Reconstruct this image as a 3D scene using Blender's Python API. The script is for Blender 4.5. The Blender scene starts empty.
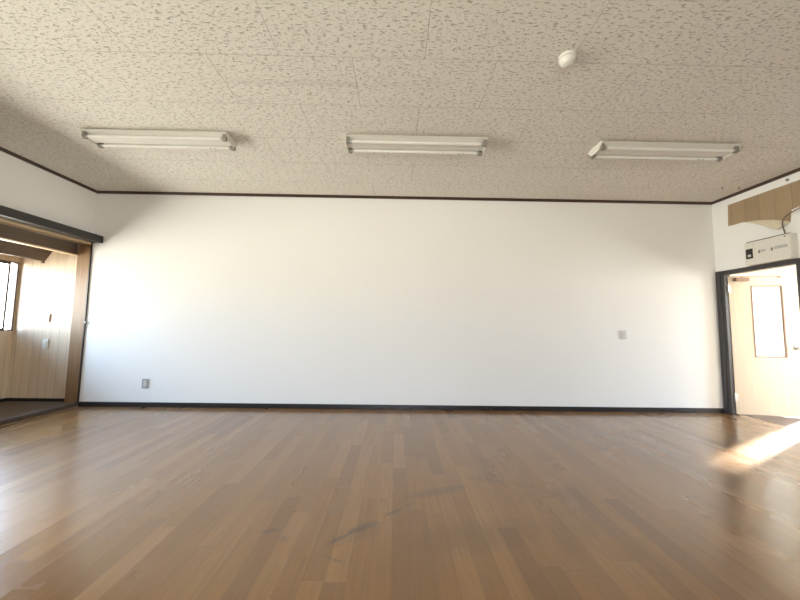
import bpy, bmesh, math, random
from mathutils import Vector, Matrix
random.seed(4)
scene = bpy.context.scene
COL = scene.collection

# ------------------------------------------------------------------ dimensions (metres)
XL, XR, YB, H = -3.858, 4.14, 4.171, 2.70      # left wall plane, right wall plane, far wall plane, ceiling
YF = -2.2                                      # wall behind the camera
AX = -4.80                                     # alcove outer (window) wall, inner face
AY = 4.23                                      # alcove end wall, inner face
AF = 0.04                                      # alcove floor level
AN = -1.9                                      # near end of the alcove

# ------------------------------------------------------------------ node helpers
def mat(name):
    m = bpy.data.materials.new(name); m.use_nodes = True
    nt = m.node_tree; nt.nodes.clear()
    out = nt.nodes.new('ShaderNodeOutputMaterial'); b = nt.nodes.new('ShaderNodeBsdfPrincipled')
    nt.links.new(b.outputs[0], out.inputs[0])
    return m, nt, b
class N:
    """tiny wrapper to write node graphs as expressions"""
    def __init__(s, nt): s.nt = nt
    def node(s, t, **kw):
        n = s.nt.nodes.new(t)
        for k, v in kw.items(): setattr(n, k, v)
        return n
    def put(s, sock, v):
        if hasattr(v, 'is_output'): s.nt.links.new(v, sock)
        else: sock.default_value = v
    def m(s, op, a, b=0.0, c=None, clamp=False):
        n = s.node('ShaderNodeMath', operation=op, use_clamp=clamp)
        s.put(n.inputs[0], a); s.put(n.inputs[1], b)
        if c is not None: s.put(n.inputs[2], c)
        return n.outputs[0]
    def pos(s):
        g = s.node('ShaderNodeNewGeometry'); x = s.node('ShaderNodeSeparateXYZ')
        s.nt.links.new(g.outputs['Position'], x.inputs[0]); return g.outputs['Position'], x.outputs[0], x.outputs[1], x.outputs[2]
    def vec(s, x, y, z=0.0):
        n = s.node('ShaderNodeCombineXYZ'); s.put(n.inputs[0], x); s.put(n.inputs[1], y); s.put(n.inputs[2], z); return n.outputs[0]
    def noise(s, v, scale=5, detail=2, rough=.5):
        n = s.node('ShaderNodeTexNoise'); s.put(n.inputs['Vector'], v); n.inputs['Scale'].default_value = scale
        n.inputs['Detail'].default_value = detail; n.inputs['Roughness'].default_value = rough; return n.outputs['Fac']
    def white(s, v, out='Value'):
        n = s.node('ShaderNodeTexWhiteNoise', noise_dimensions='3D'); s.put(n.inputs['Vector'], v); return n.outputs[out]
    def ramp(s, f, stops):
        n = s.node('ShaderNodeValToRGB'); s.put(n.inputs[0], f); e = n.color_ramp.elements
        while len(e) < len(stops): e.new(.5)
        for k, (p, c) in zip(e, stops):
            k.position = p; k.color = (c, c, c, 1) if isinstance(c, (int, float)) else (*c, 1)
        return n.outputs[0]
    def mix(s, f, a, b, blend='MIX'):
        n = s.node('ShaderNodeMix', data_type='RGBA', blend_type=blend); s.put(n.inputs[0], f)
        for i, v in ((6, a), (7, b)):
            s.put(n.inputs[i], (*v, 1) if isinstance(v, tuple) and len(v) == 3 else v)
        return n.outputs[2]
    def bump(s, h, strength=.3, dist=.01):
        n = s.node('ShaderNodeBump'); s.put(n.inputs['Height'], h)
        n.inputs['Strength'].default_value = strength; n.inputs['Distance'].default_value = dist; return n.outputs[0]

def plain(name, col, rough=.5, metal=0.0, spec=.5, nscale=40, namp=.05, bump=.05):
    m, nt, b = mat(name); q = N(nt); p, x, y, z = q.pos()
    n = q.noise(p, nscale, 3)
    lo = tuple(c*(1-namp) for c in col); hi = tuple(min(1, c*(1+namp)) for c in col)
    q.put(b.inputs['Base Color'], q.mix(n, lo, hi)); b.inputs['Roughness'].default_value = rough
    b.inputs['Metallic'].default_value = metal; b.inputs['Specular IOR Level'].default_value = spec
    if bump: q.put(b.inputs['Normal'], q.bump(n, bump, .004))
    return m

def m_wallpaper(name='white_wallpaper', col=(.865, .865, .86)):
    m, nt, b = mat(name); q = N(nt); p, x, y, z = q.pos()
    u = q.m('ADD', x, y)
    weave = q.noise(q.vec(q.m('MULTIPLY', u, 160), q.m('MULTIPLY', z, 60), 0), 1, 3, .6)
    fine = q.noise(p, 260, 2)
    h = q.m('ADD', q.m('MULTIPLY', weave, .6), q.m('MULTIPLY', fine, .4))
    blot = q.noise(p, 1.3, 3)
    c = q.mix(blot, tuple(v*.975 for v in col), col)
    seam = q.m('LESS_THAN', q.m('ABSOLUTE', q.m('SUBTRACT', q.m('FRACT', q.m('DIVIDE', q.m('ADD', u, .35), .92)), .5)), .0007)
    c = q.mix(q.m('MULTIPLY', seam, .10), c, (.5, .48, .45))
    q.put(b.inputs['Base Color'], c); b.inputs['Roughness'].default_value = .75
    b.inputs['Specular IOR Level'].default_value = .25
    q.put(b.inputs['Normal'], q.bump(h, .22, .003)); return m

def m_ceiling():
    m, nt, b = mat('fissured_ceiling_board'); q = N(nt); p, x, y, z = q.pos()
    # boards 0.91 x 0.455 in running bond
    r = q.m('DIVIDE', q.m('SUBTRACT', y, 1.942), .455); row = q.m('FLOOR', r)
    odd = q.m('FLOORED_MODULO', row, 2.0)
    c = q.m('DIVIDE', q.m('ADD', q.m('ADD', x, .747), q.m('MULTIPLY', q.m('SUBTRACT', 1.0, odd), -.455)), .91)
    ex = q.m('MULTIPLY', q.m('ABSOLUTE', q.m('SUBTRACT', q.m('FRACT', q.m('ADD', c, .5)), .5)), .91)
    ey = q.m('MULTIPLY', q.m('ABSOLUTE', q.m('SUBTRACT', q.m('FRACT', q.m('ADD', r, .5)), .5)), .455)
    e = q.m('MINIMUM', ex, ey)
    joint = q.ramp(e, [(0, 1.0), (.0042, 0.0)])
    # worm-track fissures, long in X; every board is rotated / shifted its own way
    rnd = q.node('ShaderNodeTexWhiteNoise', noise_dimensions='3D'); q.put(rnd.inputs['Vector'], q.vec(q.m('FLOOR', c), row))
    off = q.node('ShaderNodeVectorMath', operation='MULTIPLY_ADD')
    q.put(off.inputs[0], rnd.outputs['Color']); off.inputs[1].default_value = (7, 7, 7)
    q.put(off.inputs[2], p)
    sx = q.node('ShaderNodeSeparateXYZ'); nt.links.new(off.outputs[0], sx.inputs[0])
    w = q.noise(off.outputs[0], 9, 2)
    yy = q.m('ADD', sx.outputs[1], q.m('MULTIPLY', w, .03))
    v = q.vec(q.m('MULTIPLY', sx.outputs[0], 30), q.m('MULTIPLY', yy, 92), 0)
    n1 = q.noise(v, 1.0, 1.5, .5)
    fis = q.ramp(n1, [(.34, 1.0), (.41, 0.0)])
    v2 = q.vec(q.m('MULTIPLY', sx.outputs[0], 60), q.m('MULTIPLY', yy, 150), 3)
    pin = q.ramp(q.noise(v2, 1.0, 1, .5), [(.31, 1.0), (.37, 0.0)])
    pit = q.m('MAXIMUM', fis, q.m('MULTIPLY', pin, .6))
    fine = q.noise(p, 150, 3)
    h = q.m('SUBTRACT', q.m('SUBTRACT', q.m('MULTIPLY', fine, .25), pit), q.m('MULTIPLY', joint, .45))
    base = q.mix(q.noise(p, 1.1, 4), (.735, .705, .645), (.785, .76, .705))
    # grubby streak; shade inside the fissure pits painted into the colour
    sy = q.m('DIVIDE', q.m('SUBTRACT', y, 2.17), .035); st = q.m('SUBTRACT', 1.0, q.m('MULTIPLY', sy, sy), clamp=True)
    sxx = q.m('DIVIDE', q.m('ADD', x, .62), .75); st2 = q.m('SUBTRACT', 1.0, q.m('MULTIPLY', sxx, sxx), clamp=True)
    st = q.m('MULTIPLY', q.m('MULTIPLY', st, st2), q.noise(p, 14, 3))
    base = q.mix(q.m('MULTIPLY', st, .30), base, (.34, .31, .27))
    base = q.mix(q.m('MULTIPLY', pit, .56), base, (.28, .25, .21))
    base = q.mix(q.m('MULTIPLY', joint, .34), base, (.33, .29, .24))
    q.put(b.inputs['Base Color'], base); b.inputs['Roughness'].default_value = .9
    b.inputs['Specular IOR Level'].default_value = .1
    q.put(b.inputs['Normal'], q.bump(h, .75, .007)); return m

def m_floor():
    m, nt, b = mat('oak_strip_flooring'); q = N(nt); p, x, y, z = q.pos()
    W, L = .0909, .76
    u = q.m('DIVIDE', q.m('ADD', x, 10.0), W); ci = q.m('FLOOR', u); uf = q.m('FRACT', u)
    yo = q.m('ADD', q.m('DIVIDE', y, L), q.m('MULTIPLY', q.white(q.vec(ci, 3.3)), 5.0)); ri = q.m('FLOOR', yo); vf = q.m('FRACT', yo)
    r1 = q.white(q.vec(ci, ri, 1)); r2 = q.white(q.vec(ci, ri, 2))
    g = q.noise(q.vec(q.m('ADD', q.m('MULTIPLY', x, 75), q.m('MULTIPLY', r2, 90)), q.m('ADD', q.m('MULTIPLY', y, 3.0), q.m('MULTIPLY', r1, 40)), 0), 1, 5, .62)
    g2 = q.noise(q.vec(q.m('MULTIPLY', x, 320), q.m('MULTIPLY', y, 9), 0), 1, 2, .6)
    plank = q.ramp(r1, [(0, (.182, .080, .022)), (.3, (.226, .103, .028)), (.7, (.254, .119, .033)), (1, (.300, .148, .048))])
    c = q.mix(q.m('MULTIPLY', q.ramp(g, [(.35, 1.0), (.68, 0.0)]), .42), plank, (.115, .054, .016))
    c = q.mix(q.m('MULTIPLY', q.ramp(g2, [(.5, 0.0), (.75, 1.0)]), .16), c, (.10, .06, .035))
    # traffic wear and dirty marks
    wear = q.noise(q.vec(q.m('MULTIPLY', x, .9), q.m('MULTIPLY', y, .5), 5), 1, 4, .6)
    c = q.mix(q.m('MULTIPLY', q.ramp(wear, [(.45, 0.0), (.7, 1.0)]), .22), c, (.30, .18, .085))
    warp = q.m('MULTIPLY', q.m('SUBTRACT', q.noise(p, 16, 4, .7), .5), .12)
    grit = q.ramp(q.noise(p, 70, 4, .7), [(.36, .25), (.58, 1.0)])
    for (sx, sy, rx, ry, deg, a, colr) in (
            (-.250, 1.690, .085, .013, 42, .85, (.040, .028, .020)), (-.185, 1.752, .045, .022, 30, .85, (.036, .025, .018)),
            (-.130, 1.785, .065, .026, 38, .75, (.042, .030, .022)), (-.17, 1.74, .17, .07, 35, .35, (.07, .045, .03)),
            (.005, 1.915, .075, .016, 35, .75, (.042, .030, .022)), (.10, 2.0, .05, .014, 40, .5, (.05, .036, .027)),
            (-.612, 1.742, .050, .016, 20, .7, (.045, .032, .024)), (-.52, 1.680, .035, .018, -30, .6, (.05, .036, .027)),
            (-.26, 1.545, .07, .010, -25, .5, (.06, .04, .03)), (.28, 2.15, .24, .05, 20, .45, (.075, .048, .032)),
            (.60, 2.32, .12, .04, -10, .35, (.07, .05, .034)), (.45, 1.72, .40, .14, 15, .28, (.07, .045, .03)),
            (1.0, 1.9, .5, .12, 60, .22, (.07, .045, .03)), (.2, 2.75, .10, .03, 0, .35, (.07, .05, .034))):
        cs, sn = math.cos(math.radians(deg)), math.sin(math.radians(deg))
        dx = q.m('ADD', q.m('SUBTRACT', x, sx), q.m('MULTIPLY', warp, min(1, ry*14))); dy = q.m('ADD', q.m('SUBTRACT', y, sy), q.m('MULTIPLY', warp, min(.8, ry*10)))
        ax = q.m('DIVIDE', q.m('ADD', q.m('MULTIPLY', dx, cs), q.m('MULTIPLY', dy, sn)), rx)
        ay = q.m('DIVIDE', q.m('SUBTRACT', q.m('MULTIPLY', dy, cs), q.m('MULTIPLY', dx, sn)), ry)
        k = q.m('SUBTRACT', 1.0, q.m('ADD', q.m('MULTIPLY', ax, ax), q.m('MULTIPLY', ay, ay)), clamp=True)
        c = q.mix(q.m('MULTIPLY', q.m('MULTIPLY', q.m('POWER', k, .5), a), grit), c, colr)
    eu = q.m('MULTIPLY', q.m('MINIMUM', uf, q.m('SUBTRACT', 1.0, uf)), W)
    ev = q.m('MULTIPLY', q.m('MINIMUM', vf, q.m('SUBTRACT', 1.0, vf)), L)
    gap = q.ramp(q.m('MINIMUM', eu, ev), [(0, 1.0), (.0014, 0.0)])
    c = q.mix(q.m('MULTIPLY', gap, .22), c, (.05, .03, .018))
    q.put(b.inputs['Base Color'], c)
    rg = q.m('ADD', q.m('ADD', FLOOR_R, q.m('MULTIPLY', r2, .07)), q.m('MULTIPLY', q.m('SUBTRACT', wear, .5), .18))
    q.put(b.inputs['Roughness'], rg); b.inputs['Specular IOR Level'].default_value = .35
    b.inputs['Coat Weight'].default_value = .75; b.inputs['Coat Roughness'].default_value = .17
    cup = q.m('MULTIPLY', q.m('MULTIPLY', uf, q.m('SUBTRACT', 1.0, uf)), -4.0)       # cupped strips
    tilt = q.m('MULTIPLY', q.m('SUBTRACT', uf, .5), q.m('SUBTRACT', r1, .5))
    h = q.m('ADD', q.m('MULTIPLY', cup, .5), q.m('MULTIPLY', tilt, 2.2))
    und = q.noise(q.vec(q.m('MULTIPLY', x, 9), q.m('MULTIPLY', y, 2.2), 0), 1, 2)
    h = q.m('ADD', h, q.m('MULTIPLY', und, .55))
    q.put(b.inputs['Normal'], q.bump(h, .5, .0014)); return m
FLOOR_R = .27

def m_wood(name, lo, hi, vertical=True, groove=None, rough=.45, scale=1.0):
    """grain along Z (vertical) or along Y; optional V-grooves at a pitch across it"""
    m, nt, b = mat(name); q = N(nt); p, x, y, z = q.pos()
    a = q.m('ADD', x, q.m('MULTIPLY', y, 1.0 if vertical else 0.0))
    if vertical: v = q.vec(q.m('MULTIPLY', a, 60*scale), q.m('MULTIPLY', z, 2.6*scale), 0); across = a
    else: v = q.vec(q.m('MULTIPLY', q.m('ADD', x, z), 60*scale), q.m('MULTIPLY', y, 2.6*scale), 0); across = z
    g = q.noise(v, 1, 5, .62); fine = q.noise(v, 5, 2)
    c = q.mix(q.ramp(g, [(.3, 0.0), (.7, 1.0)]), lo, hi)
    h = q.m('MULTIPLY', fine, .15)
    if groove:
        s = q.m('DIVIDE', across, groove); f = q.m('FRACT', s)
        c = q.mix(q.m('MULTIPLY', q.white(q.vec(q.m('FLOOR', s), 0)), .30), c, tuple(k*.72 for k in lo))
        ed = q.ramp(q.m('MULTIPLY', q.m('MINIMUM', f, q.m('SUBTRACT', 1.0, f)), groove), [(0, 1.0), (.0035, 0.0)])
        c = q.mix(q.m('MULTIPLY', ed, .6), c, tuple(k*.35 for k in lo)); h = q.m('SUBTRACT', h, ed)
    q.put(b.inputs['Base Color'], c); b.inputs['Roughness'].default_value = rough
    q.put(b.inputs['Normal'], q.bump(h, .3, .003)); return m

def m_clear_glass():
    m = bpy.data.materials.new('clear_window_glass'); m.use_nodes = True; nt = m.node_tree; nt.nodes.clear(); q = N(nt)
    o = q.node('ShaderNodeOutputMaterial'); mx = q.node('ShaderNodeMixShader'); t = q.node('ShaderNodeBsdfTransparent'); g = q.node('ShaderNodeBsdfGlossy')
    t.inputs[0].default_value = (.93, .95, .94, 1); g.inputs['Roughness'].default_value = .03
    f = q.node('ShaderNodeFresnel'); f.inputs[0].default_value = 1.3
    nt.links.new(f.outputs[0], mx.inputs[0]); nt.links.new(t.outputs[0], mx.inputs[1]); nt.links.new(g.outputs[0], mx.inputs[2]); nt.links.new(mx.outputs[0], o.inputs[0]); return m
def m_frosted_glass():
    m = bpy.data.materials.new('frosted_door_glass'); m.use_nodes = True; nt = m.node_tree; nt.nodes.clear(); q = N(nt)
    o = q.node('ShaderNodeOutputMaterial'); mx = q.node('ShaderNodeMixShader'); t = q.node('ShaderNodeBsdfTranslucent'); d = q.node('ShaderNodeBsdfPrincipled')
    t.inputs[0].default_value = (.93, .95, .95, 1); d.inputs['Base Color'].default_value = (.85, .88, .88, 1); d.inputs['Roughness'].default_value = .25
    p, x, y, z = q.pos(); q.put(d.inputs['Normal'], q.bump(q.noise(p, 220, 2), .2, .002))
    mx.inputs[0].default_value = .35
    nt.links.new(t.outputs[0], mx.inputs[1]); nt.links.new(d.outputs[0], mx.inputs[2]); nt.links.new(mx.outputs[0], o.inputs[0]); return m

M = dict(
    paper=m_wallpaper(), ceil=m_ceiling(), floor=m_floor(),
    dark=plain('black_brown_lacquer', (.020, .017, .017), .32, nscale=60, namp=.2),
    casing=plain('dark_grey_casing', (.042, .040, .043), .28, nscale=60, namp=.15),
    crown=plain('dark_brown_moulding', (.050, .024, .017), .4, nscale=60, namp=.2),
    base=plain('black_skirting', (.016, .014, .015), .38, nscale=60, namp=.2),
    board=m_wood('tan_wall_panelling', (.62, .50, .37), (.74, .62, .48), True, .105, .4),
    jamb=m_wood('brown_jamb_wood', (.20, .112, .050), (.29, .17, .085), True, None, .42),
    beam=m_wood('dark_beam_wood', (.085, .052, .034), (.135, .085, .056), False, None, .5),
    lightw=m_wood('pale_soffit_wood', (.52, .38, .22), (.64, .49, .31), False, None, .45),
    alcf=plain('brown_carpet', (.15, .115, .085), .95, spec=.1, nscale=300, namp=.45, bump=.4),
    nosing=plain('dark_threshold_wood', (.060, .038, .024), .75),
    frame=plain('bronze_window_frame', (.085, .070, .062), .4, metal=.3),
    glass=m_clear_glass(), frost=m_frosted_glass(),
    leaf=m_wood('birch_door_veneer', (.45, .365, .27), (.51, .42, .325), True, None, .42, .5),
    bead=plain('brown_glazing_bead', (.20, .12, .085), .45),
    white=plain('white_enamel', (.70, .68, .63), .35, bump=.0),
    tube=plain('white_lamp_glass', (.76, .75, .71), .22, bump=.0),
    socket=plain('grey_lamp_socket', (.24, .22, .19), .5, bump=.0),
    cap=plain('tube_end_metal', (.45, .45, .45), .35, metal=.9, bump=.0),
    ink=plain('black_print', (.03, .03, .03), .6, bump=.0),
    ivory=plain('ivory_plastic', (.72, .70, .64), .4, bump=.0),
    label=plain('grey_paper_label', (.46, .46, .45), .6, bump=.0),
    greyp=plain('grey_plate_plastic', (.33, .35, .37), .45, bump=.0),
    lgrey=plain('light_grey_plastic', (.60, .60, .60), .45, bump=.0),
    black=plain('black_plastic', (.02, .018, .016), .4, bump=.0),
    steel=plain('brushed_steel', (.55, .54, .52), .32, metal=.9),
    cable=plain('brown_cable_sheath', (.16, .12, .09), .55),
    ply=m_wood('exposed_plywood', (.34, .245, .150), (.39, .285, .18), True, .155, .65),
    flap=plain('paper_backing', (.68, .61, .47), .85, nscale=25, namp=.12),
    hallf=plain('hall_vinyl', (.11, .066, .050), .4),
    hallw=plain('hall_cream_paint', (.84, .80, .73), .8),
    roofing=plain('roof_board', (.4, .4, .4), .8),
)

# ------------------------------------------------------------------ mesh helpers
def box(bm, x0, x1, y0, y1, z0, z1, bevel=0.0, mtx=None):
    t = bmesh.new(); bmesh.ops.create_cube(t, size=1)
    for v in t.verts: v.co = Vector(((x0+x1)/2+v.co.x*(x1-x0), (y0+y1)/2+v.co.y*(y1-y0), (z0+z1)/2+v.co.z*(z1-z0)))
    if bevel: bmesh.ops.bevel(t, geom=t.edges[:], offset=bevel, segments=2, profile=.6, affect='EDGES')
    if mtx: bmesh.ops.transform(t, matrix=mtx, verts=t.verts)
    merge(bm, t)
def merge(bm, t):
    me = bpy.data.meshes.new('tmp'); t.to_mesh(me); t.free(); bm.from_mesh(me); bpy.data.meshes.remove(me)
def prism(bm, pts, axis, a, b):
    """pts: 2-D outline; extruded along axis from a to b. axis 0: (y,z), 1: (x,z), 2: (x,y)"""
    def P(p, t): return [(t, p[0], p[1]), (p[0], t, p[1]), (p[0], p[1], t)][axis]
    t = bmesh.new(); lo = [t.verts.new(P(p, a)) for p in pts]; hi = [t.verts.new(P(p, b)) for p in pts]; n = len(pts)
    t.faces.new(lo); t.faces.new(hi[::-1])
    for i in range(n): t.faces.new((lo[i], hi[i], hi[(i+1) % n], lo[(i+1) % n]))
    bmesh.ops.recalc_face_normals(t, faces=t.faces); merge(bm, t)
def rod(bm, p0, p1, r, seg=16, r1=None):
    p0, p1 = Vector(p0), Vector(p1); d = p1-p0
    t = bmesh.new(); bmesh.ops.create_cone(t, cap_ends=True, segments=seg, radius1=r, radius2=r if r1 is None else r1, depth=d.length)
    bmesh.ops.transform(t, matrix=Matrix.Translation((p0+p1)/2) @ d.to_track_quat('Z', 'Y').to_matrix().to_4x4(), verts=t.verts); merge(bm, t)
def lathe(bm, prof, mtx, seg=32):
    t = bmesh.new(); rings = []
    for r, h in prof:
        rings.append([t.verts.new((r*math.cos(2*math.pi*i/seg), r*math.sin(2*math.pi*i/seg), h)) for i in range(seg)] if r > 1e-6 else [t.verts.new((0, 0, h))])
    for A, B in zip(rings, rings[1:]):
        for i in range(seg):
            j = (i+1) % seg
            if len(A) == 1 and len(B) > 1: t.faces.new((A[0], B[j], B[i]))
            elif len(B) == 1: t.faces.new((A[i], A[j], B[0]))
            else: t.faces.new((A[i], A[j], B[j], B[i]))
    bmesh.ops.recalc_face_normals(t, faces=t.faces)
    bmesh.ops.transform(t, matrix=mtx, verts=t.verts); merge(bm, t)
def sweep(bm, pts, r, seg=10):
    P = [Vector(p) for p in pts]; t = bmesh.new(); rings = []; up = Vector((1, 0, 0))
    for i, p in enumerate(P):
        d = (P[min(i+1, len(P)-1)]-P[max(i-1, 0)]).normalized(); a = d.cross(up)
        if a.length < 1e-3: a = d.cross(Vector((0, 0, 1)))
        a.normalize(); c = d.cross(a)
        rings.append([t.verts.new(p+(a*math.cos(2*math.pi*k/seg)+c*math.sin(2*math.pi*k/seg))*r) for k in range(seg)])
    for A, B in zip(rings, rings[1:]):
        for k in range(seg): t.faces.new((A[k], A[(k+1) % seg], B[(k+1) % seg], B[k]))
    t.faces.new(rings[0]); t.faces.new(rings[-1][::-1]); bmesh.ops.recalc_face_normals(t, faces=t.faces); merge(bm, t)
def grid_wall(bm, axis, at0, at1, u0, u1, z0, z1, holes):
    """wall slab with rectangular openings; axis 0 = slab across X (u is Y), axis 1 = across Y (u is X)"""
    us = sorted({u0, u1, *[h[0] for h in holes], *[h[1] for h in holes]}); zs = sorted({z0, z1, *[h[2] for h in holes], *[h[3] for h in holes]})
    for i in range(len(us)-1):
        run = None
        for j in range(len(zs)-1):
            cu, cz = (us[i]+us[i+1])/2, (zs[j]+zs[j+1])/2
            if any(h[0] < cu < h[1] and h[2] < cz < h[3] for h in holes): continue
            if axis == 0: box(bm, at0, at1, us[i], us[i+1], zs[j], zs[j+1])
            else: box(bm, us[i], us[i+1], at0, at1, zs[j], zs[j+1])
    bmesh.ops.remove_doubles(bm, verts=bm.verts, dist=1e-5)
def obj(name, bm, material, parent=None, smooth=False, loc=None):
    """link the bmesh as one object; vertices are given in world space, the origin goes to loc or the parent"""
    me = bpy.data.meshes.new(name)
    org = Vector(loc) if loc is not None else Vector((0, 0, 0))
    if parent is not None:
        inv = world(parent).inverted(); bmesh.ops.transform(bm, matrix=inv, verts=bm.verts)
    elif loc is not None: bmesh.ops.translate(bm, vec=-org, verts=bm.verts)
    bm.to_mesh(me); bm.free(); me.materials.append(material)
    if smooth:
        for f in me.polygons: f.use_smooth = True
        me.set_sharp_from_angle(angle=math.radians(40))
    o = bpy.data.objects.new(name, me); COL.objects.link(o)
    if parent is not None: o.parent = parent
    elif loc is not None: o.location = org
    return o
def world(o):
    m = o.matrix_basis.copy(); p = o.parent
    while p is not None: m = p.matrix_basis @ m; p = p.parent
    return m
def tag(o, label, cat, group=None, kind=None):
    o['label'] = label; o['category'] = cat
    if group: o['group'] = group
    if kind: o['kind'] = kind
    return o
def thing(name, label, cat, loc, rz=0.0, group=None, kind=None):
    o = bpy.data.objects.new(name, None); COL.objects.link(o); o.location = loc; o.rotation_euler = (0, 0, rz); o.empty_display_size = .1
    return tag(o, label, cat, group, kind)
def struct(name, bm, m, label, cat): return tag(obj(name, bm, m), label, cat, kind='structure')
B = bmesh.new

# ------------------------------------------------------------------ room shell
b = B(); box(b, XL, XR+.10, YF, YB, -.06, 0); struct('floor', b, M['floor'], 'brown oak strip floor of the big empty room', 'floor')
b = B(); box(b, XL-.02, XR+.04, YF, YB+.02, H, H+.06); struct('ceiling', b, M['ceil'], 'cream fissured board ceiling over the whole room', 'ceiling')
b = B(); box(b, XL, XR+.06, YB, YB+.10, 0, H+.05); struct('wall_back', b, M['paper'], 'wide blank white wallpapered wall at the far end', 'wall')
# left wall: strip above the long opening, solid pieces nearer than the alcove
OPZ = 2.03
b = B(); grid_wall(b, 0, XL-.10, XL, YF, YB, 0, H+.05, [(AN, YB, 0, OPZ)]); struct('wall_left', b, M['paper'], 'white wall strip above the dark beam on the left', 'wall')
# right wall: doorway hard against the far corner
DY0, DY1, DZ = 3.308, 4.072, 1.726
b = B(); grid_wall(b, 0, XR, XR+.06, YF, YB, 0, H+.05, [(DY0, DY1, 0, DZ)]); struct('wall_right', b, M['paper'], 'white wall above and around the doorway on the right', 'wall')
# wall behind the camera with a window added for fill light
FW = (-.85, .85, .85, 1.75)
b = B(); grid_wall(b, 1, YF-.10, YF, XL-.10, XR+.06, 0, H+.05, [FW]); struct('wall_front', b, M['paper'], 'white wall behind the camera holding a small window added for fill light', 'wall')

# skirting and crown mouldings
b = B(); box(b, XL+.002, XR-.012, YB-.014, YB, 0, .056, .003); struct('baseboard_back', b, M['base'], 'black skirting board along the foot of the far wall', 'skirting board')
b = B(); box(b, XR-.014, XR, YF, DY0-.11, 0, .056, .003); struct('baseboard_right', b, M['base'], 'black skirting board along the right wall', 'skirting board')
def crown(name, pts, axis, a, c, label):
    b = B(); prism(b, pts, axis, a, c); struct(name, b, M['crown'], label, 'moulding')
cp = lambda s, w: [(w, H), (w+s*.030, H), (w+s*.030, H-.010), (w+s*.018, H-.020), (w+s*.014, H-.027), (w, H-.027)]
crown('trim_1', cp(-1, YB), 0, XL, XR, 'thin dark brown moulding along the top of the far wall')
crown('trim_2', cp(1, XL), 1, YF, YB-.030, 'thin dark brown moulding along the top of the left wall')
crown('trim_3', cp(-1, XR), 1, YF, YB-.030, 'thin dark brown moulding along the top of the right wall')

# ------------------------------------------------------------------ left opening and alcove
b = B(); box(b, XL-.0, -3.728, AN, YB, 2.026, 2.113, .003); struct('trim_4', b, M['dark'], 'heavy black beam over the opening on the left', 'lintel')
# head of the opening: pale soffit board with a grooved edge
b = B(); box(b, -4.03, XL-.002, AN, YB, 2.012, 2.026); box(b, XL-.018, XL, AN, YB, 2.002, 2.012)
struct('trim_5', b, M['lightw'], 'pale wooden soffit board under the black beam', 'soffit')
# transom board beyond it with its lit underside painted in as a pale lip
b = B(); box(b, -4.062, -4.034, AN, YB-.001, 1.878, 2.03); o = struct('trim_6', b, M['beam'], 'dark brown transom board hanging under the soffit', 'transom board')
b = B(); box(b, -4.095, -4.030, AN, YB-.001, 1.862, 1.878, .003); obj('lit_underside_lip', b, M['lightw'], o)
# sloping pelmet board farther in, with a short peg at its end
b = B(); prism(b, [(-4.335, 1.925), (-4.318, 1.922), (-4.412, 1.778), (-4.434, 1.778)], 1, AN, YB-.02); o = struct('trim_7', b, M['beam'], 'sloping dark pelmet board hanging above the alcove window', 'pelmet')
b = B(); box(b, -4.432, -4.408, YB-.045, YB-.021, 1.752, 1.7785, .002); obj('peg', b, M['beam'], o)
# jamb against the far wall
b = B(); box(b, -4.034, XL-.010, YB, YB+.10, 0.0, 1.868); box(b, -4.034, XL-.010, YB, YB+.10, 1.872, 2.03); box(b, -4.030, XL-.010, YB+.004, YB+.10, 1.86, 1.88)
struct('trim_8', b, M['jamb'], 'brown wooden jamb post between the alcove and the far wall', 'door jamb')
b = B(); box(b, XL-.012, XL+.002, YB-.014, YB+.10, .0, 2.03, .002); struct('trim_9', b, M['dark'], 'slim dark strip between brown jamb and white far wall', 'edge strip')
# alcove surfaces
b = B(); box(b, AX-.04, -4.034, AY, AY+.10, 0, 2.1); struct('wall_alcove', b, M['board'], 'tan grooved wood panelling on the alcove end wall', 'wall')
AW = (-1.75, 4.208, .905, 1.765)      # alcove window opening (y0, y1, z0, z1)
b = B(); grid_wall(b, 0, AX-.04, AX, AN, AY, 0, 2.1, [AW]); struct('wall_window', b, M['board'], 'tan panelled wall under and around the alcove window', 'wall')
b = B(); box(b, AX-.12, -4.034, AN, AY, 2.03, 2.09); struct('ceiling.001', b, M['lightw'], 'pale wooden ceiling of the alcove', 'ceiling')
b = B(); box(b, AX-.12, XL-.05, AN, AY, -.06, AF); struct('floor.001', b, M['alcf'], 'dark brown carpeted floor of the alcove', 'floor')
b = B(); box(b, XL-.05, XL+.004, AN, YB-.0, -.0, AF+.006, .006); struct('trim_10', b, M['nosing'], 'dark wooden threshold strip along the alcove floor edge', 'threshold')
b = B(); box(b, AX-.12, XL-.10, AN-.08, AN, 0, 2.1); struct('wall_alcove_near', b, M['board'], 'panelled near end wall of the alcove', 'wall')
b = B(); box(b, AX, -4.036, AY-.012, AY, AF, AF+.038, .002); box(b, AX, AX+.012, AN, AY-.012, AF, AF+.038, .002); struct('baseboard_alcove', b, M['base'], 'black skirting strip under the tan alcove panelling and window', 'skirting board')

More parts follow.
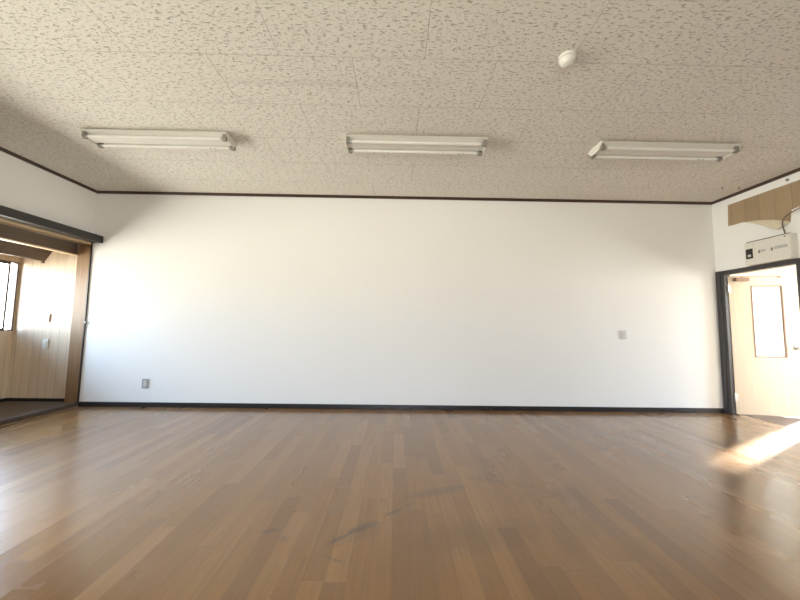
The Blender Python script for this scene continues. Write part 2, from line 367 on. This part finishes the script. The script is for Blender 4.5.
def sliding_window(name, axis, at, u0, u1, z0, z1, sashes, label, depth=.09, s=1, w=.034, gap=0.0, r=.032):
    """bronze sliding window in an opening; axis 0: wall across X (u = Y); axis 1: wall across Y (u = X). at = inner face, s points outward"""
    t = thing(name, label, 'window', (at, (u0+u1)/2, z0) if axis == 0 else ((u0+u1)/2, at, z0), kind='structure')
    def bx(bm, n0, n1, a0, a1, c0, c1, bev=.002):
        n0, n1 = sorted((at+s*n0, at+s*n1))
        if axis == 0: box(bm, n0, n1, a0, a1, c0, c1, bev)
        else: box(bm, a0, a1, n0, n1, c0, c1, bev)
    f = B()
    bx(f, -.012, depth, u0, u1, z1-w, z1); bx(f, -.012, depth, u0, u1, z0, z0+w*.8); bx(f, -.012, depth, u0, u0+w, z0, z1); bx(f, -.012, depth, u1-w, u1, z0, z1)
    obj('window_frame', f, M['frame'], t)
    n = sashes; wid = (u1-u0-2*w-gap)/n
    for k in range(n):
        a0 = u0+w+k*wid-(.015 if k else 0); a1 = u0+w+(k+1)*wid+(.015 if k < n-1 else 0)
        d0 = depth*.3+((n-1-k) % 2)*depth*.3-.008; c0, c1 = z0+w*.8, z1-w; dt = min(.022, depth*.28)
        f = B(); bx(f, d0, d0+dt, a0, a1, c1-r, c1); bx(f, d0, d0+dt, a0, a1, c0, c0+r); bx(f, d0, d0+dt, a0, a0+r, c0, c1); bx(f, d0, d0+dt, a1-r, a1, c0, c1)
        sh = obj('sash', f, M['frame'], t)
        g = B(); bx(g, d0+dt*.4, d0+dt*.6, a0+r-.004, a1-r+.004, c0+r-.004, c1-r+.004, 0); obj('pane', g, M['glass'], sh)
    return t
sliding_window('window_1', 0, AX, *AW, 5, 'brown framed sliding window in the alcove on the left', depth=.036, s=-1, w=.016, gap=.058, r=.022)
sliding_window('fill_window', 1, YF, *FW, 2, 'brown framed sliding window added behind the camera for fill light', s=-1)

# small things on the alcove end wall and the jamb strip
def wall_plate(name, label, cat, x, y, z, w, h, m, kind):
    """a small electrical plate on a wall facing -Y"""
    t = thing(name, label, cat, (x, y, z-h/2))
    b = B(); box(b, x-w/2, x+w/2, y-.008, y, z-h/2, z+h/2, .003); obj('cover_plate', b, m, t)
    if kind == 'outlet':
        b = B(); box(b, x-.017, x+.017, y-.0105, y-.0075, z-.036, z+.036, .003); f = obj('socket_insert', b, M['white'], t)
        b = B()
        for dz in (.018, -.018):
            for dx in (-.006, .006): box(b, x+dx-.0013, x+dx+.0013, y-.0112, y-.0103, z+dz-.008, z+dz+.008)
        obj('slots', b, M['black'], f)
    else:
        b = B(); box(b, x-.013, x+.018, y-.0125, y-.0075, z-.034, z+.034, .003); obj('rocker', b, M['white'] if kind == 'switch' else M['lgrey'], t)
    return t
wall_plate('power_outlet', 'small grey power outlet low on the far white wall at left', 'power outlet', -3.067, YB, .280, .080, .116, M['greyp'], 'outlet')
wall_plate('light_switch', 'small light grey switch plate on the far white wall towards the door', 'light switch', 2.892, YB, .958, .078, .118, M['lgrey'], 'plate')
wall_plate('wall_switch', 'pale switch plate on the tan alcove panelling, the lower and larger of two fittings', 'switch', -4.385, AY, .745, .072, .118, M['ivory'], 'switch')
t = thing('cable_clip', 'slim upright grey clip on the tan alcove panelling above the pale switch', 'clip', (-4.372, AY, 1.015))
b = B(); box(b, -4.379, -4.361, AY-.012, AY+.0003, 1.015, 1.125, .003); obj('clip_body', b, M['ivory'], t)
b = B(); box(b, -4.3645, -4.3620, AY-.013, AY-.0115, 1.03, 1.11, .001); obj('groove', b, M['greyp'], t)
t = thing('hook_latch', 'tiny dark latch on the slim dark strip beside the far wall', 'latch', (XL+.012, YB-.016, 1.0))
b = B(); box(b, XL-.006, XL+.030, YB-.021, YB-.016, 1.005, 1.035, .002); obj('latch_plate', b, M['black'], t)
b = B(); rod(b, (XL+.020, YB-.021, 1.02), (XL+.020, YB-.036, 1.024), .005, 10); obj('latch_pin', b, M['steel'], t)

# ------------------------------------------------------------------ doorway on the right
b = B()
box(b, XR-.012, XR+.068, DY1-.012, YB-.002, 0, DZ+.052, .003)           # far jamb with casing
box(b, XR-.020, XR-.010, DY1+.030, YB-.014, 0, DZ+.052, .003)           # raised outer bead
box(b, XR-.012, XR+.068, DY0-.10, DY0+.004, 0, DZ+.052, .003)           # near jamb
box(b, XR-.012, XR+.068, DY0-.0, DY1-.0, DZ-.003, DZ+.052, .003)        # head
struct('trim_11', b, M['casing'], 'black door casing around the doorway on the right', 'door frame')
LW, LT = .735, .034
ang = math.atan2(-.108, .669)
door = thing('door_1', 'pale birch door with tall frosted pane standing open on the right', 'door', (4.172, 4.054, 0), ang, kind='structure')
def dpart(name, bm, m, parent=None, smooth=False):
    """bmesh given in the door's own frame: x along the leaf from the hinge, y behind the face, z up"""
    p = parent or door
    bmesh.ops.transform(bm, matrix=world(door), verts=bm.verts); return obj(name, bm, m, p, smooth)
gx0, gx1, gz0, gz1 = .240, .580, .706, 1.588
z0, z1 = .018, 1.704
b = B()
for (a, c, d, e) in ((0, gx0, z0, z1), (gx1, LW, z0, z1), (gx0, gx1, z0, gz0), (gx0, gx1, gz1, z1)): box(b, a, c, 0, LT, d, e)
bmesh.ops.remove_doubles(b, verts=b.verts, dist=1e-5)
dpart('door_leaf', b, M['leaf'])
b = B(); w = .011
for (a, c, d, e) in ((gx0, gx0+w, gz0, gz1), (gx1-w, gx1, gz0, gz1), (gx0, gx1, gz0, gz0+w), (gx0, gx1, gz1-w, gz1)): box(b, a, c, -.006, LT+.006, d, e, .002)
gb = dpart('glazing_bead', b, M['bead'])
b = B(); box(b, gx0+.003, gx1-.003, .014, .019, gz0+.003, gz1-.003); dpart('glass_pane', b, M['frost'], gb)
for zc in (.215, 1.545):
    b = B(); rod(b, (-.006, -.006, zc-.045), (-.006, -.006, zc+.045), .0075, 12)
    box(b, -.004, .028, -.0025, .001, zc-.04, zc+.04, .001); rod(b, (-.006, -.006, zc+.045), (-.006, -.006, zc+.053), .0095, 12)
    dpart('hinge', b, M['steel'], smooth=True)
kx = LW-.058
b = B(); lathe(b, [(0, .062), (.016, .061), (.025, .052), (.027, .042), (.022, .030), (.011, .022), (.010, .008), (.026, .006), (.027, 0)], Matrix.Translation((kx, 0, .83)) @ Matrix.Rotation(math.pi/2, 4, 'X'), 24)
dpart('door_knob', b, M['steel'], smooth=True)
# closer: body on the leaf near the hinge, folding arm towards the head of the frame
b = B(); box(b, .055, .205, -.046, 0, 1.640, 1.684, .006); cl = dpart('door_closer', b, M['bead'])
b = B(); rod(b, (.13, -.030, 1.684), (.13, -.030, 1.695), .010, 12)
box(b, .02, .54, -.036, -.028, 1.694, 1.702, .001); dpart('closer_arm', b, M['bead'], cl)
b = B(); box(b, .535, .565, -.016, .0, 1.684, 1.702, .002); dpart('stay_bracket', b, M['bead'], cl)

# hall beyond the doorway
HX, HY0, HY1, HZ = 6.5, 1.6, 5.6, 2.35
b = B(); box(b, XR+.10, HX+.1, HY0, HY1, -.06, 0.0); struct('floor.002', b, M['hallf'], 'dark reddish floor of the hall beyond the doorway', 'floor')
b = B(); box(b, XR+.06, HX+.1, HY0, HY1, HZ, HZ+.08); struct('ceiling.002', b, M['hallw'], 'cream ceiling of the hall beyond the doorway', 'ceiling')
HWN = (2.1, 5.0, .50, 2.05)
b = B(); grid_wall(b, 0, HX, HX+.10, HY0, HY1, 0, HZ, [HWN]); struct('wall_hall_far', b, M['hallw'], 'cream hall wall with a sunny window, opposite the doorway', 'wall')
b = B(); box(b, XR+.06, HX+.1, HY1, HY1+.1, 0, HZ); struct('wall_hall_end', b, M['hallw'], 'cream end wall of the hall behind the open door', 'wall')
b = B(); box(b, XR+.06, HX+.1, HY0-.1, HY0, 0, HZ); struct('wall_hall_near', b, M['hallw'], 'cream near end wall of the hall', 'wall')
b = B(); box(b, XR, XR+.06, YB+.1, HY1, 0, HZ); struct('wall_hall_side', b, M['hallw'], 'cream hall wall continuing past the doorway', 'wall')
sliding_window('window_3', 0, HX, *HWN, 3, 'brown framed sliding window in the hall beyond the doorway', s=1)

# torn wallpaper: exposed board and hanging flap
b = B(); pts = [(3.962, 2.590), (3.330, 2.584), (2.70, 2.583), (2.70, 2.330), (3.10, 2.312), (3.245, 2.313), (3.318, 2.299), (3.326, 2.250), (3.334, 2.178), (3.40, 2.140), (3.452, 2.128), (3.56, 2.20), (3.673, 2.268), (3.74, 2.305), (3.813, 2.322), (3.89, 2.322), (3.974, 2.326)]
prism(b, pts, 0, XR-.004, XR); tag(obj('wall_board', b, M['ply']), 'bare brown board strip showing where wallpaper is torn, above the breaker box', 'wall board', kind='structure')
t = B(); grid = []
edge_top = [(3.79, 2.318), (3.68, 2.300), (3.58, 2.276), (3.48, 2.245), (3.40, 2.212), (3.336, 2.180)]
edge_bot = [(3.775, 2.310), (3.673, 2.266), (3.575, 2.208), (3.49, 2.150), (3.44, 2.120), (3.350, 2.160)]
for (a, c) in zip(edge_top, edge_bot):
    row = []
    for k in range(5):
        f = k/4; row.append(t.verts.new((XR-.006-.030*math.sin(f*2.0)*(abs(a[1]-c[1])/.1), a[0]+(c[0]-a[0])*f, a[1]+(c[1]-a[1])*f)))
    grid.append(row)
for A, C in zip(grid, grid[1:]):
    for k in range(4): t.faces.new((A[k], A[k+1], C[k+1], C[k]))
bmesh.ops.recalc_face_normals(t, faces=t.faces)
ext = bmesh.ops.solidify(t, geom=t.faces[:], thickness=.001)
tag(obj('wallpaper_flap', t, M['flap'], smooth=True), 'curled pale flap of torn wallpaper along the lower edge of the bare board', 'wallpaper')

# breaker box over the door
BX = 4.062
bb = thing('breaker_box', 'ivory electrical breaker box above the doorway on the right', 'breaker box', (XR, 3.555, 1.779))
y0, y1, zb, zt = 3.286, 3.738, 1.779, 2.044
b = B(); box(b, BX+.006, XR, y0, y1, zb, zt, .006); obj('housing', b, M['ivory'], bb)
b = B(); box(b, BX-.004, BX+.03, y0+.01, y1-.03, zt-.002, zt+.004, .001); obj('top_shadow_strip', b, M['cable'], bb)  # dark strip put in for the shadow line along the box top
b = B(); box(b, BX-.002, BX+.008, y0+.004, 3.626, zb+.006, zt-.006, .004); lid = obj('lid', b, M['ivory'], bb)
b = B(); rod(b, (BX-.001, 3.330, 2.020), (BX-.005, 3.330, 2.020), .006, 12); obj('lid_screw', b, M['black'], lid)
b = B(); box(b, BX-.003, BX-.001, 3.312, 3.437, 1.905, 1.937, .0005); obj('circuit_label', b, M['label'], lid)
b = B(); box(b, BX-.003, BX-.001, 3.52, 3.565, 1.905, 1.930, .0005); obj('circuit_label', b, M['label'], lid)
for yc in (3.580, 3.456):
    b = B(); box(b, BX-.007, BX-.001, yc-.008, yc+.008, 1.895, 1.930, .002); obj('toggle', b, M['socket'], lid)
b = B(); box(b, BX+.000, BX+.008, 3.634, 3.732, zb+.010, zt-.010, .004); mp = obj('main_panel', b, M['ivory'], bb)
b = B(); box(b, BX-.003, BX+.001, 3.648, 3.722, 1.852, 1.966, .002); mb = obj('main_breaker', b, M['black'], mp)
b = B(); box(b, BX-.012, BX-.002, 3.664, 3.694, 1.872, 1.900, .003); obj('main_switch', b, M['lgrey'], mb)
# cable from the box up and off along the wall
def bez(P, n=10):
    out = []
    for a, c, d, e in P:
        for i in range(n+1):
            s = i/n; out.append(Vector(a)*(1-s)**3+3*Vector(c)*s*(1-s)**2+3*Vector(d)*s*s*(1-s)+Vector(e)*s**3)
    return out
cx = XR-.062
pts = bez([((cx, 3.338, 2.040), (cx, 3.342, 2.08), (cx, 3.372, 2.16), (cx, 3.350, 2.196)), ((cx, 3.350, 2.196), (cx, 3.325, 2.246), (cx, 3.25, 2.262), (cx, 3.195, 2.278)), ((cx, 3.195, 2.278), (cx, 3.05, 2.31), (XR-.012, 2.95, 2.32), (XR-.0125, 2.65, 2.33))])
b = B(); sweep(b, pts, .0065); tag(obj('power_cable', b, M['cable'], smooth=True), 'brown cable curving up from the breaker box across the torn wall', 'cable')

# ------------------------------------------------------------------ ceiling hooks
def hook(loc, label, wall=False):
    x, y, z = loc; t = thing('screw_hook', label, 'hook', loc, group=None)
    b = B()
    if wall: rod(b, (x, y, z), (x-.003, y, z), .013, 14)
    else: rod(b, (x, y, z), (x, y, z-.003), .013, 14)
    obj('hook_plate', b, M['steel'], t)
    b = B(); P = []
    for i in range(14):
        a = math.radians(-90+i*20)
        if wall: P.append((x-.016-.008*math.cos(a), y, z-.004+.010*math.sin(a)))
        else: P.append((x+.010*math.cos(a), y, z-.018+.010*math.sin(a)))
    P = ([(x, y, z), (x-.012, y, z)] if wall else [(x, y, z), (x, y, z-.006)]) + P[::-1]
    sweep(b, P, .0026, 8); obj('hook_wire', b, M['cable'], t); return t
hook((3.796, 3.689, H), 'small metal hook in the ceiling near the right wall, the left one of two')
hook((3.988, 3.680, H), 'small metal hook in the ceiling near the right wall, the one closer to that wall')
hook((XR, 3.328, 2.630), 'small metal hook on the right wall above the bare board', True)

# ------------------------------------------------------------------ smoke detector
sd = thing('smoke_detector', 'round white smoke detector on the ceiling between the middle and right lights', 'smoke detector', (1.036, 1.898, H))
T = Matrix.Translation((1.036, 1.898, H)) @ Matrix.Rotation(math.pi, 4, 'X')
b = B(); lathe(b, [(0, 0), (.052, 0), (.052, .010), (.050, .013), (.044, .014), (0, .014)], T); obj('base_ring', b, M['white'], sd, True)
b = B(); lathe(b, [(.0, .0135), (.046, .0135), (.048, .020), (.047, .030), (.041, .036), (.039, .038), (.038, .044), (.030, .052), (.018, .057), (0, .059)], T); obj('sensor_cover', b, M['white'], sd, True)
b = B(); lathe(b, [(0, .058), (.007, .0585), (.006, .0615), (0, .062)], T, 16); obj('test_lamp', b, M['lgrey'], sd, True)

# ------------------------------------------------------------------ fluorescent lights
LL = 1.246
def make_light(label):
    t = thing('fluorescent_light', label, 'ceiling light', (0, 0, H), group='twin tube ceiling lights')
    h = LL/2
    # inverted trapezoid body with turned wing lips
    b = B(); out = [(-.084, 0), (-.084, -.013), (-.107, -.013), (-.107, -.020), (-.100, -.021), (-.034, -.056), (-.030, -.058), (.030, -.058), (.034, -.056), (.100, -.021), (.107, -.020), (.107, -.013), (.084, -.013), (.084, 0)]
    prism(b, [(y, H+z) for y, z in out], 0, -h+.004, h-.004); obj('housing', b, M['white'], t)
    for s in (-1, 1):
        b = B()
        pl = [(-.1085, -.008), (-.1085, -.019), (-.056, -.064), (-.036, -.070), (.036, -.070), (.056, -.064), (.1085, -.019), (.1085, -.008)]
        xa, xb = sorted((s*(h-.004), s*(h+.0)))
        prism(b, [(y, H+z) for y, z in pl], 0, xa, xb); obj('end_plate', b, M['white'], t)
    zt = H-.060
    for y in (-.077, .073):
        for s in (-1, 1):
            b = B(); xa, xb = sorted((s*(h-.005), s*(h-.034)))
            prism(b, [(y-.016, H-.024), (y-.018, zt-.010), (y-.010, zt-.022), (y+.010, zt-.022), (y+.018, zt-.010), (y+.016, H-.024)], 0, xa, xb)
            obj('socket', b, M['socket'], t)
        b = B(); rod(b, (-h+.05, y, zt), (h-.05, y, zt), .0150, 20); tu = obj('tube', b, M['tube'], t, True)
        for s in (-1, 1):
            b = B(); rod(b, (s*(h-.054), y, zt), (s*(h-.030), y, zt), .0155, 20); obj('tube_cap', b, M['cap'], tu, True)
        if y > 0:
            b = B()
            for dx in (.0, .038):
                for i in range(3): box(b, h-.232+dx+i*.007, h-.227+dx+i*.007, y-.0085, y-.004, zt-.0150, zt-.0125)
            obj('printed_mark', b, M['ink'], tu)
    return t
def copy_tree(o, parent=None):
    c = o.copy(); COL.objects.link(c)
    if parent is not None: c.parent = parent
    for ch in list(o.children): copy_tree(ch, c)
    return c
base = make_light('white twin tube light on the ceiling, the leftmost, over the outlet')
spots = [(-2.118, 2.862, None), (.163, 2.864, 'white twin tube light on the ceiling, the middle one of three'),
         (2.430, 2.884, 'white twin tube light on the ceiling, the rightmost, nearest the breaker box')]
for i, (x, y, lab) in enumerate(spots):
    o = base if i == 0 else copy_tree(base)
    o.location = (x, y, H)
    if lab: o['label'] = lab

# ------------------------------------------------------------------ daylight
SKY_UP, SKY_HOR, GROUND, SUN, EXPO = 17.0, 8.5, 10.0, 22.0, 1.57
w = bpy.data.worlds.new('daylight'); scene.world = w; w.use_nodes = True; nt = w.node_tree; nt.nodes.clear(); q = N(nt)
out = q.node('ShaderNodeOutputWorld'); bg = q.node('ShaderNodeBackground'); tc = q.node('ShaderNodeTexCoord'); sp = q.node('ShaderNodeSeparateXYZ')
nt.links.new(tc.outputs['Generated'], sp.inputs[0])
f = q.m('ADD', q.m('MULTIPLY', sp.outputs[2], .5), .5)
col = q.ramp(f, [(.0, (.93*GROUND, .87*GROUND, .77*GROUND)), (.46, (.96*GROUND, .90*GROUND, .80*GROUND)), (.53, (.95*SKY_HOR, .97*SKY_HOR, 1.0*SKY_HOR)), (1, (.25*SKY_UP, .56*SKY_UP, 1.0*SKY_UP))])
nt.links.new(col, bg.inputs[0]); nt.links.new(bg.outputs[0], out.inputs[0])
def portal(name, loc, normal, sx, sy):
    l = bpy.data.lights.new(name, 'AREA'); l.shape = 'RECTANGLE'; l.size = sx; l.size_y = sy; l.cycles.is_portal = True
    o = bpy.data.objects.new(name, l); COL.objects.link(o); o.location = loc
    z = -Vector(normal); y = Vector((0, 0, 1)); x = y.cross(z); o.matrix_world = Matrix.Translation(loc) @ Matrix((x, y, z)).transposed().to_4x4(); return o
portal('alcove_window_daylight', (AX-.06, (AW[0]+AW[1])/2, (AW[2]+AW[3])/2), (1, 0, 0), AW[1]-AW[0], AW[3]-AW[2])
portal('front_window_fill', ((FW[0]+FW[1])/2, YF-.14, (FW[2]+FW[3])/2), (0, 1, 0), FW[1]-FW[0], FW[3]-FW[2])  # sky portal of the added fill window behind the camera
portal('hall_window_daylight', (HX+.14, (HWN[0]+HWN[1])/2, (HWN[2]+HWN[3])/2), (-1, 0, 0), HWN[1]-HWN[0], HWN[3]-HWN[2])
sd_ = Vector((.882, .471, math.tan(math.radians(25)))).normalized(); DIST = 40.0
aim = Vector((HX, 4.45, 1.25)); s = bpy.data.lights.new('low_sun', 'SPOT'); s.energy = SUN*4*math.pi*math.pi*DIST*DIST/math.pi
s.spot_size = 2*math.atan(2.4/DIST); s.spot_blend = .05; s.shadow_soft_size = DIST*math.tan(math.radians(1.5)); s.color = (1, .95, .86)
so = bpy.data.objects.new('low_sun', s); COL.objects.link(so)
so.rotation_euler = sd_.to_track_quat('Z', 'Y').to_euler(); so.location = aim+sd_*DIST

# ------------------------------------------------------------------ camera
cam = bpy.data.cameras.new('camera'); co = bpy.data.objects.new('camera', cam); COL.objects.link(co)
cam.sensor_width = 36; cam.lens = 329.658/800*36; cam.clip_start = .02
rt, up, fw = Vector((.99981371, -.01388826, .01340385)), Vector((-.01444693, -.07794945, .99685263)), Vector((.01279973, .99686057, .07813557))
co.matrix_world = Matrix.Translation((0, 0, 1.0306)) @ Matrix((rt, up, -fw)).transposed().to_4x4()
scene.camera = co
scene.cycles.max_bounces = 12; scene.cycles.diffuse_bounces = 8; scene.cycles.glossy_bounces = 4; scene.cycles.transparent_max_bounces = 12
scene.cycles.caustics_reflective = False; scene.cycles.caustics_refractive = False
scene.cycles.sample_clamp_indirect = 12; scene.cycles.use_denoising = True
vs = scene.view_settings; vs.view_transform = 'Standard'; vs.look = 'None'; vs.gamma = 1; vs.use_curve_mapping = False; vs.exposure = EXPO
